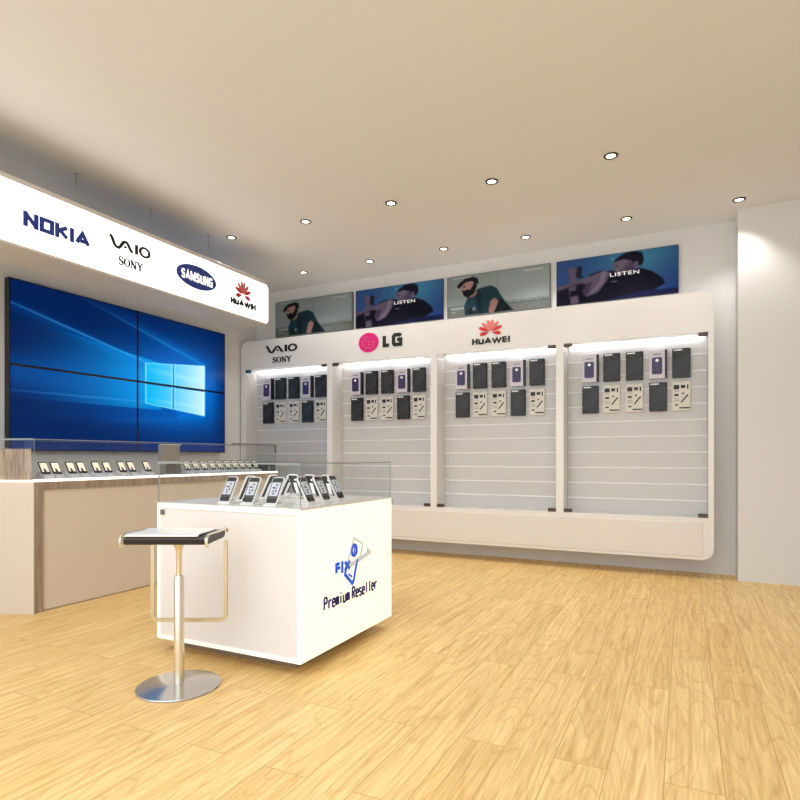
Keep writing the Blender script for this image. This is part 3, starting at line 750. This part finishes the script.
e0, z0k, z1k = .004, kz1+.0005, 1.165
pane(kx0+e0, kx1-e0, ky0+e0, ky0+e0+g, z0k, z1k-g, ki)
pane(kx0+e0, kx1-e0, ky1-e0-g, ky1-e0, z0k, z1k-g, ki)
pane(kx1-e0-g, kx1-e0, ky0+e0+g, ky1-e0-g, z0k, z1k-g, ki)
pane(kx0+e0, kx0+e0+g, ky0+e0+g, ky1-e0-g, z0k, z1k-g, ki)
pane(kx0+e0, kx1-e0, ky0+e0, ky1-e0, z1k-g+.0003, z1k, ki)
kf = face_frame('x', kx1)
low = {'P': [[(0, 0), (0, 1.5)], [(0, 1.5), (.8, 1.5), (1, 1.35), (1, .95), (.8, .8), (0, .8)]], 'R': [[(0, 0), (0, 1.5)], [(0, 1.5), (.8, 1.5), (1, 1.35), (1, .95), (.8, .8), (0, .8)], [(.45, .8), (1, 0)]],
       'r': [[(.15, 0), (.15, 1)], [(.15, .7), (.5, .98), (.95, .98)]], 'e': [[(.05, .52), (.95, .52), (.95, .8), (.75, 1), (.25, 1), (.05, .8), (.05, .2), (.25, 0), (.95, 0)]],
       'm': [[(0, 0), (0, 1)], [(.5, 0), (.5, .95)], [(0, .98), (.85, .98), (1, .8), (1, 0)]], 'i': [[(.5, 0), (.5, 1)], [(.5, 1.25), (.5, 1.45)]],
       'u': [[(.05, 1), (.05, .1), (.2, 0), (.95, 0)], [(.95, 0), (.95, 1)]], 's': [[(.95, 1), (.2, 1), (.05, .85), (.1, .6), (.9, .42), (.95, .15), (.8, 0), (.05, 0)]], 'l': [[(.5, 0), (.5, 1.5)]]}
pol = []; x = 0
for ch in 'Premium Reseller':
    if ch == ' ': x += .62; continue
    for pl in low[ch]: pol += quads([(x+a*.7, b) for a, b in pl], .27)
    x += 1.08 if ch in 'PR' else 1.0
decal('lettering', pol, (2.80, 3.435, .315, .395), kf, M['violet'], ki)
decal('emblem_lettering', word('FIX', (.7, .28, .95), 1, .1, .27), (2.925, 3.095, .50, .572), kf, M['skyblue'], ki)
decal('emblem', quads([(.1, .35), (.0, .12), (.42, -.18), (.5, -.12), (.72, .42)], .1)+[stroke([(.2, .1), (.4, -.0)], .05)], (3.02, 3.19, .40, .56), kf, M['skyblue'], ki)
decal('emblem', [p for p in quads(arc(0, 0, .65, .75, 0, 360, 18), .5)]+[stroke([(0, -.4), (.1, .4)], .2)], (3.10, 3.185, .575, .66), kf, M['skyblue'], ki)
decal('pale_emblem', quads([(-.3, -.5), (.1, .6), (.65, .2), (.5, -.4)], .1)+[stroke([(-.3, -.72), (.5, -.5)], .26)]+[stroke([(.5, -.5), (1.2, -.3)], .22)]+[stroke([(.95, -.4), (1.0, -.05)], .14)], (3.05, 3.36, .51, .705), kf, M['pale'], ki)

# phones on the kiosk
def kiosk_phone():
    t = thing('showcase_phone', '', 'phone', group='phones standing on the kiosk')
    # faces -y, tilted back
    B(-.045, .045, -.03, .055, 0, .012, .003, 1).build('stand_base', M['gloss'], t)
    MB().prism([(-.012, .012), (.05, .012), (.055, .03), (.02, .03)], -.02, .02, fn=lambda p, h: (h, p[0], p[1])).build('stand_wedge', M['gloss'], t)
    R = Matrix.Translation((0, -.022, .014)) @ Matrix.Rotation(math.radians(-28), 4, 'X')
    mp = lambda p, h: (p[0], h, p[1])
    s = MB(); s.M = R; s.prism(rrect(-.042, .042, 0, .168, .014, 5), 0, .012, fn=mp, bev=.002); s.build('shell', M['gloss'], t, smooth=True)
    s = MB(); s.M = R; s.prism(rrect(-.037, .037, .005, .163, .011, 5), -.0016, -.0002, fn=mp); f = s.build('front_glass', M['black'], t)
    s = MB(); s.M = R; s.box(-.031, .031, -.0026, -.0018, .034, .134); s.build('screen', M['phone_scr'], f)
    s = MB(); s.M = R
    for (x, z, a, b) in ((.008, .118, .007, .006), (-.01, .1, .009, .006), (.006, .098, .006, .005), (.01, .08, .007, .006), (-.008, .078, .006, .004), (-.002, .063, .009, .005)):
        s.prism(arc(x, z, a, b, 0, 330, 11), -.0032, -.0027, fn=mp)
    s.box(-.031, .031, -.0032, -.0027, .034, .048); s.build('icons', M['scr_grey'], f)
    s = MB(); s.M = R; s.prism(rrect(-.037, .037, .005, .163, .011, 5), .0122, .0136, fn=mp); bk = s.build('back_glass', M['black'], t)
    s = MB(); s.M = R; s.box(-.013, .013, .0138, .015, .008, .108); s.prism(arc(-.012, .132, .008, .008, 0, 330, 11), .0138, .015, fn=mp); s.build('back_stripe', M['whiteink'], bk)
    return t
kp = kiosk_phone(); first = True
ZT = kz1
plist = []
for k, x in enumerate((-2.455, -2.28, -2.11)): plist.append((x, 2.66, 0, 'white-rimmed phone with lit screen, %s from left in the front row on the kiosk' % ordn[k]))
for k, y in enumerate((2.85, 3.015, 3.18)): plist.append((-1.995, y, PI/2, 'white-rimmed phone with lit screen leaning left, %s along the right row, nearest corner first' % ordn[k]))
for k, y in enumerate((2.90, 3.12, 3.325)): plist.append((-2.53, y, -PI/2, 'phone showing black back, leaning right, %s of the kiosk left row' % ordn[k]))
for k, x in enumerate((-2.42, -2.285, -2.15)): plist.append((x, 3.33, PI, 'phone showing black back, leaning left, %s of the kiosk rear row' % ordn[k]))
for x, y, r, lab in plist:
    if first: kp.location = (x, y, ZT); kp.rotation_euler = (0, 0, r); kp['label'] = lab; first = False
    else: dup(kp, (x, y, ZT), r, lab)

# ---------------------------------------------------------------- bar stool
st = thing('bar_stool', 'bar stool with black seat, chrome pole and round steel base beside the kiosk', 'stool', (-2.381, 2.23, 0), YAW)
MB().lathe([(0, 0), (.205, 0), (.212, .004), (.21, .009), (.05, .016), (.03, .02), (0, .02)], 64).build('base_disc', M['steel'], st, smooth=True)
MB().lathe([(0, .0202), (.026, .0202), (.026, .572), (.022, .58), (.0, .58)], 32).build('outer_tube', M['steel_warm'], st, smooth=True)
MB().lathe([(0, .5802), (.0145, .5802), (.0145, .705), (.02, .725), (.034, .75), (0, .75)], 32).build('gas_lift', M['steel_warm'], st, smooth=True)
# seat in side profile (y forward from the sitter's back, z up); front faces the camera (-y)
x0, x1 = -.228, .205
def seat_prof(off):
    """seat outline seen from the side, shrunk by off"""
    return [(-.15+off, .757+off), (-.168+off, .768), (-.172+off, .79), (-.16+off*.7, .806-off*.7), (-.13, .81-off), (-.05, .806-off), (.05, .803-off), (.15, .806-off), (.17-off, .8-off), (.172-off, .775), (.15-off, .757+off)]
yz = lambda p, h: (h, p[0], p[1])
seat = MB().prism(seat_prof(.004), x0+.014, x1-.014, fn=yz).build('seat', M['leather'], st, smooth=True)
# metal band round both ends; white strip on top paints the leather's gleam
def band(pts, h0, h1, w, name):
    s = MB(); s.sweep([(h0*0, p[0], p[1]) for p in pts], [(-w/2, h0), (w/2, h0), (w/2, h1), (-w/2, h1)], up=Vector((1, 0, 0))); return s.build(name, M['steel_warm'], st, smooth=True)
side_loop = [(-.140, .748), (-.166, .756), (-.177, .775), (-.174, .797), (-.15, .812), (-.1, .813), (0, .808), (.1, .807), (.15, .811), (.172, .804), (.178, .785)]
for a, b in ((x0-.002, x0+.009), (x1-.011, x1+.002)): band(side_loop, a, b, .007, 'seat_rim')
band([(-.166, .806), (-.145, .8125), (-.1, .8135), (0, .809), (.08, .808), (.13, .811)], x0+.017, x1-.05, .004, 'painted_gleam'); bpy.data.objects['painted_gleam'].data.materials[0] = M['gloss']
# footrest loop
path = []
zb, zt, xr, rr = .305, .745, .2, .03
for p in [(-xr, zt), (-xr, zb+rr)]+[(-xr+rr-rr*math.cos(a), zb+rr-rr*math.sin(a)) for a in (PI/8, PI/4, 3*PI/8, PI/2)]: path.append((p[0], .15, p[1]))
for p in [(xr-rr+rr*math.sin(a), zb+rr-rr*math.cos(a)) for a in (0, PI/8, PI/4, 3*PI/8, PI/2)]+[(xr, zt)]: path.append((p[0], .15, p[1]))
s = MB(); s.sweep(path, [(-.009, -.011), (.009, -.011), (.009, .011), (-.009, .011)], up=Vector((0, 1, 0))); s.build('footrest', M['bronze'], st)
MB().box(-.06, .06, -.05, .05, .7502, .7565, .001, 1).build('mounting_plate', M['steel'], st)

# ---------------------------------------------------------------- downlights
dl = thing('ceiling_downlight', '', 'ceiling light', group='recessed downlights in the ceiling')
MB().lathe([(.036, -.004), (.04, -.009), (.053, -.008), (.056, -.001), (.056, 0), (.036, 0)], 32).build('ring', M['ring'], dl, smooth=True)
MB().lathe([(0, -.004), (.0358, -.0035), (.0358, -.0005), (0, -.0005)], 32).build('lens', M['lens'], dl)
ld = bpy.data.lights.new('bulb', 'SPOT'); ld.energy = SPOT_W; ld.color = (1, .98, .95); ld.spot_size = math.radians(105); ld.spot_blend = .7; ld.shadow_soft_size = .04
lo = bpy.data.objects.new('bulb', ld); C.objects.link(lo); lo.parent = dl; lo.location = (0, 0, -.03)
spots = [(-4.45, 4.9), (-3.47, 4.9), (-2.495, 4.9), (-1.51, 4.9), (-.53, 4.9), (-4.45, 6.24), (-3.47, 6.24), (-2.495, 6.24), (-1.56, 6.3), (-.53, 6.26), (.453, 6.26)]
sl = ['near row, leftmost, just above the end of the sign canopy', 'near row, second from left', 'near row, third from left', 'near row, fourth from left', 'near row, rightmost, by the picture top',
      'far row, leftmost, above the leftmost grey poster', 'far row, second from left, above the left blue poster', 'far row, third from left, above the third poster', 'far row, fourth from left', 'far row, fifth from left, above the right blue poster', 'far row, rightmost, beside the white wall pier']
for k, ((x, y), d) in enumerate(zip(spots, sl)):
    lab = 'small dark-rimmed ceiling downlight, '+d
    if k == 0: dl.location = (x, y, ZC); dl['label'] = lab
    else: dup(dl, (x, y, ZC), label=lab)
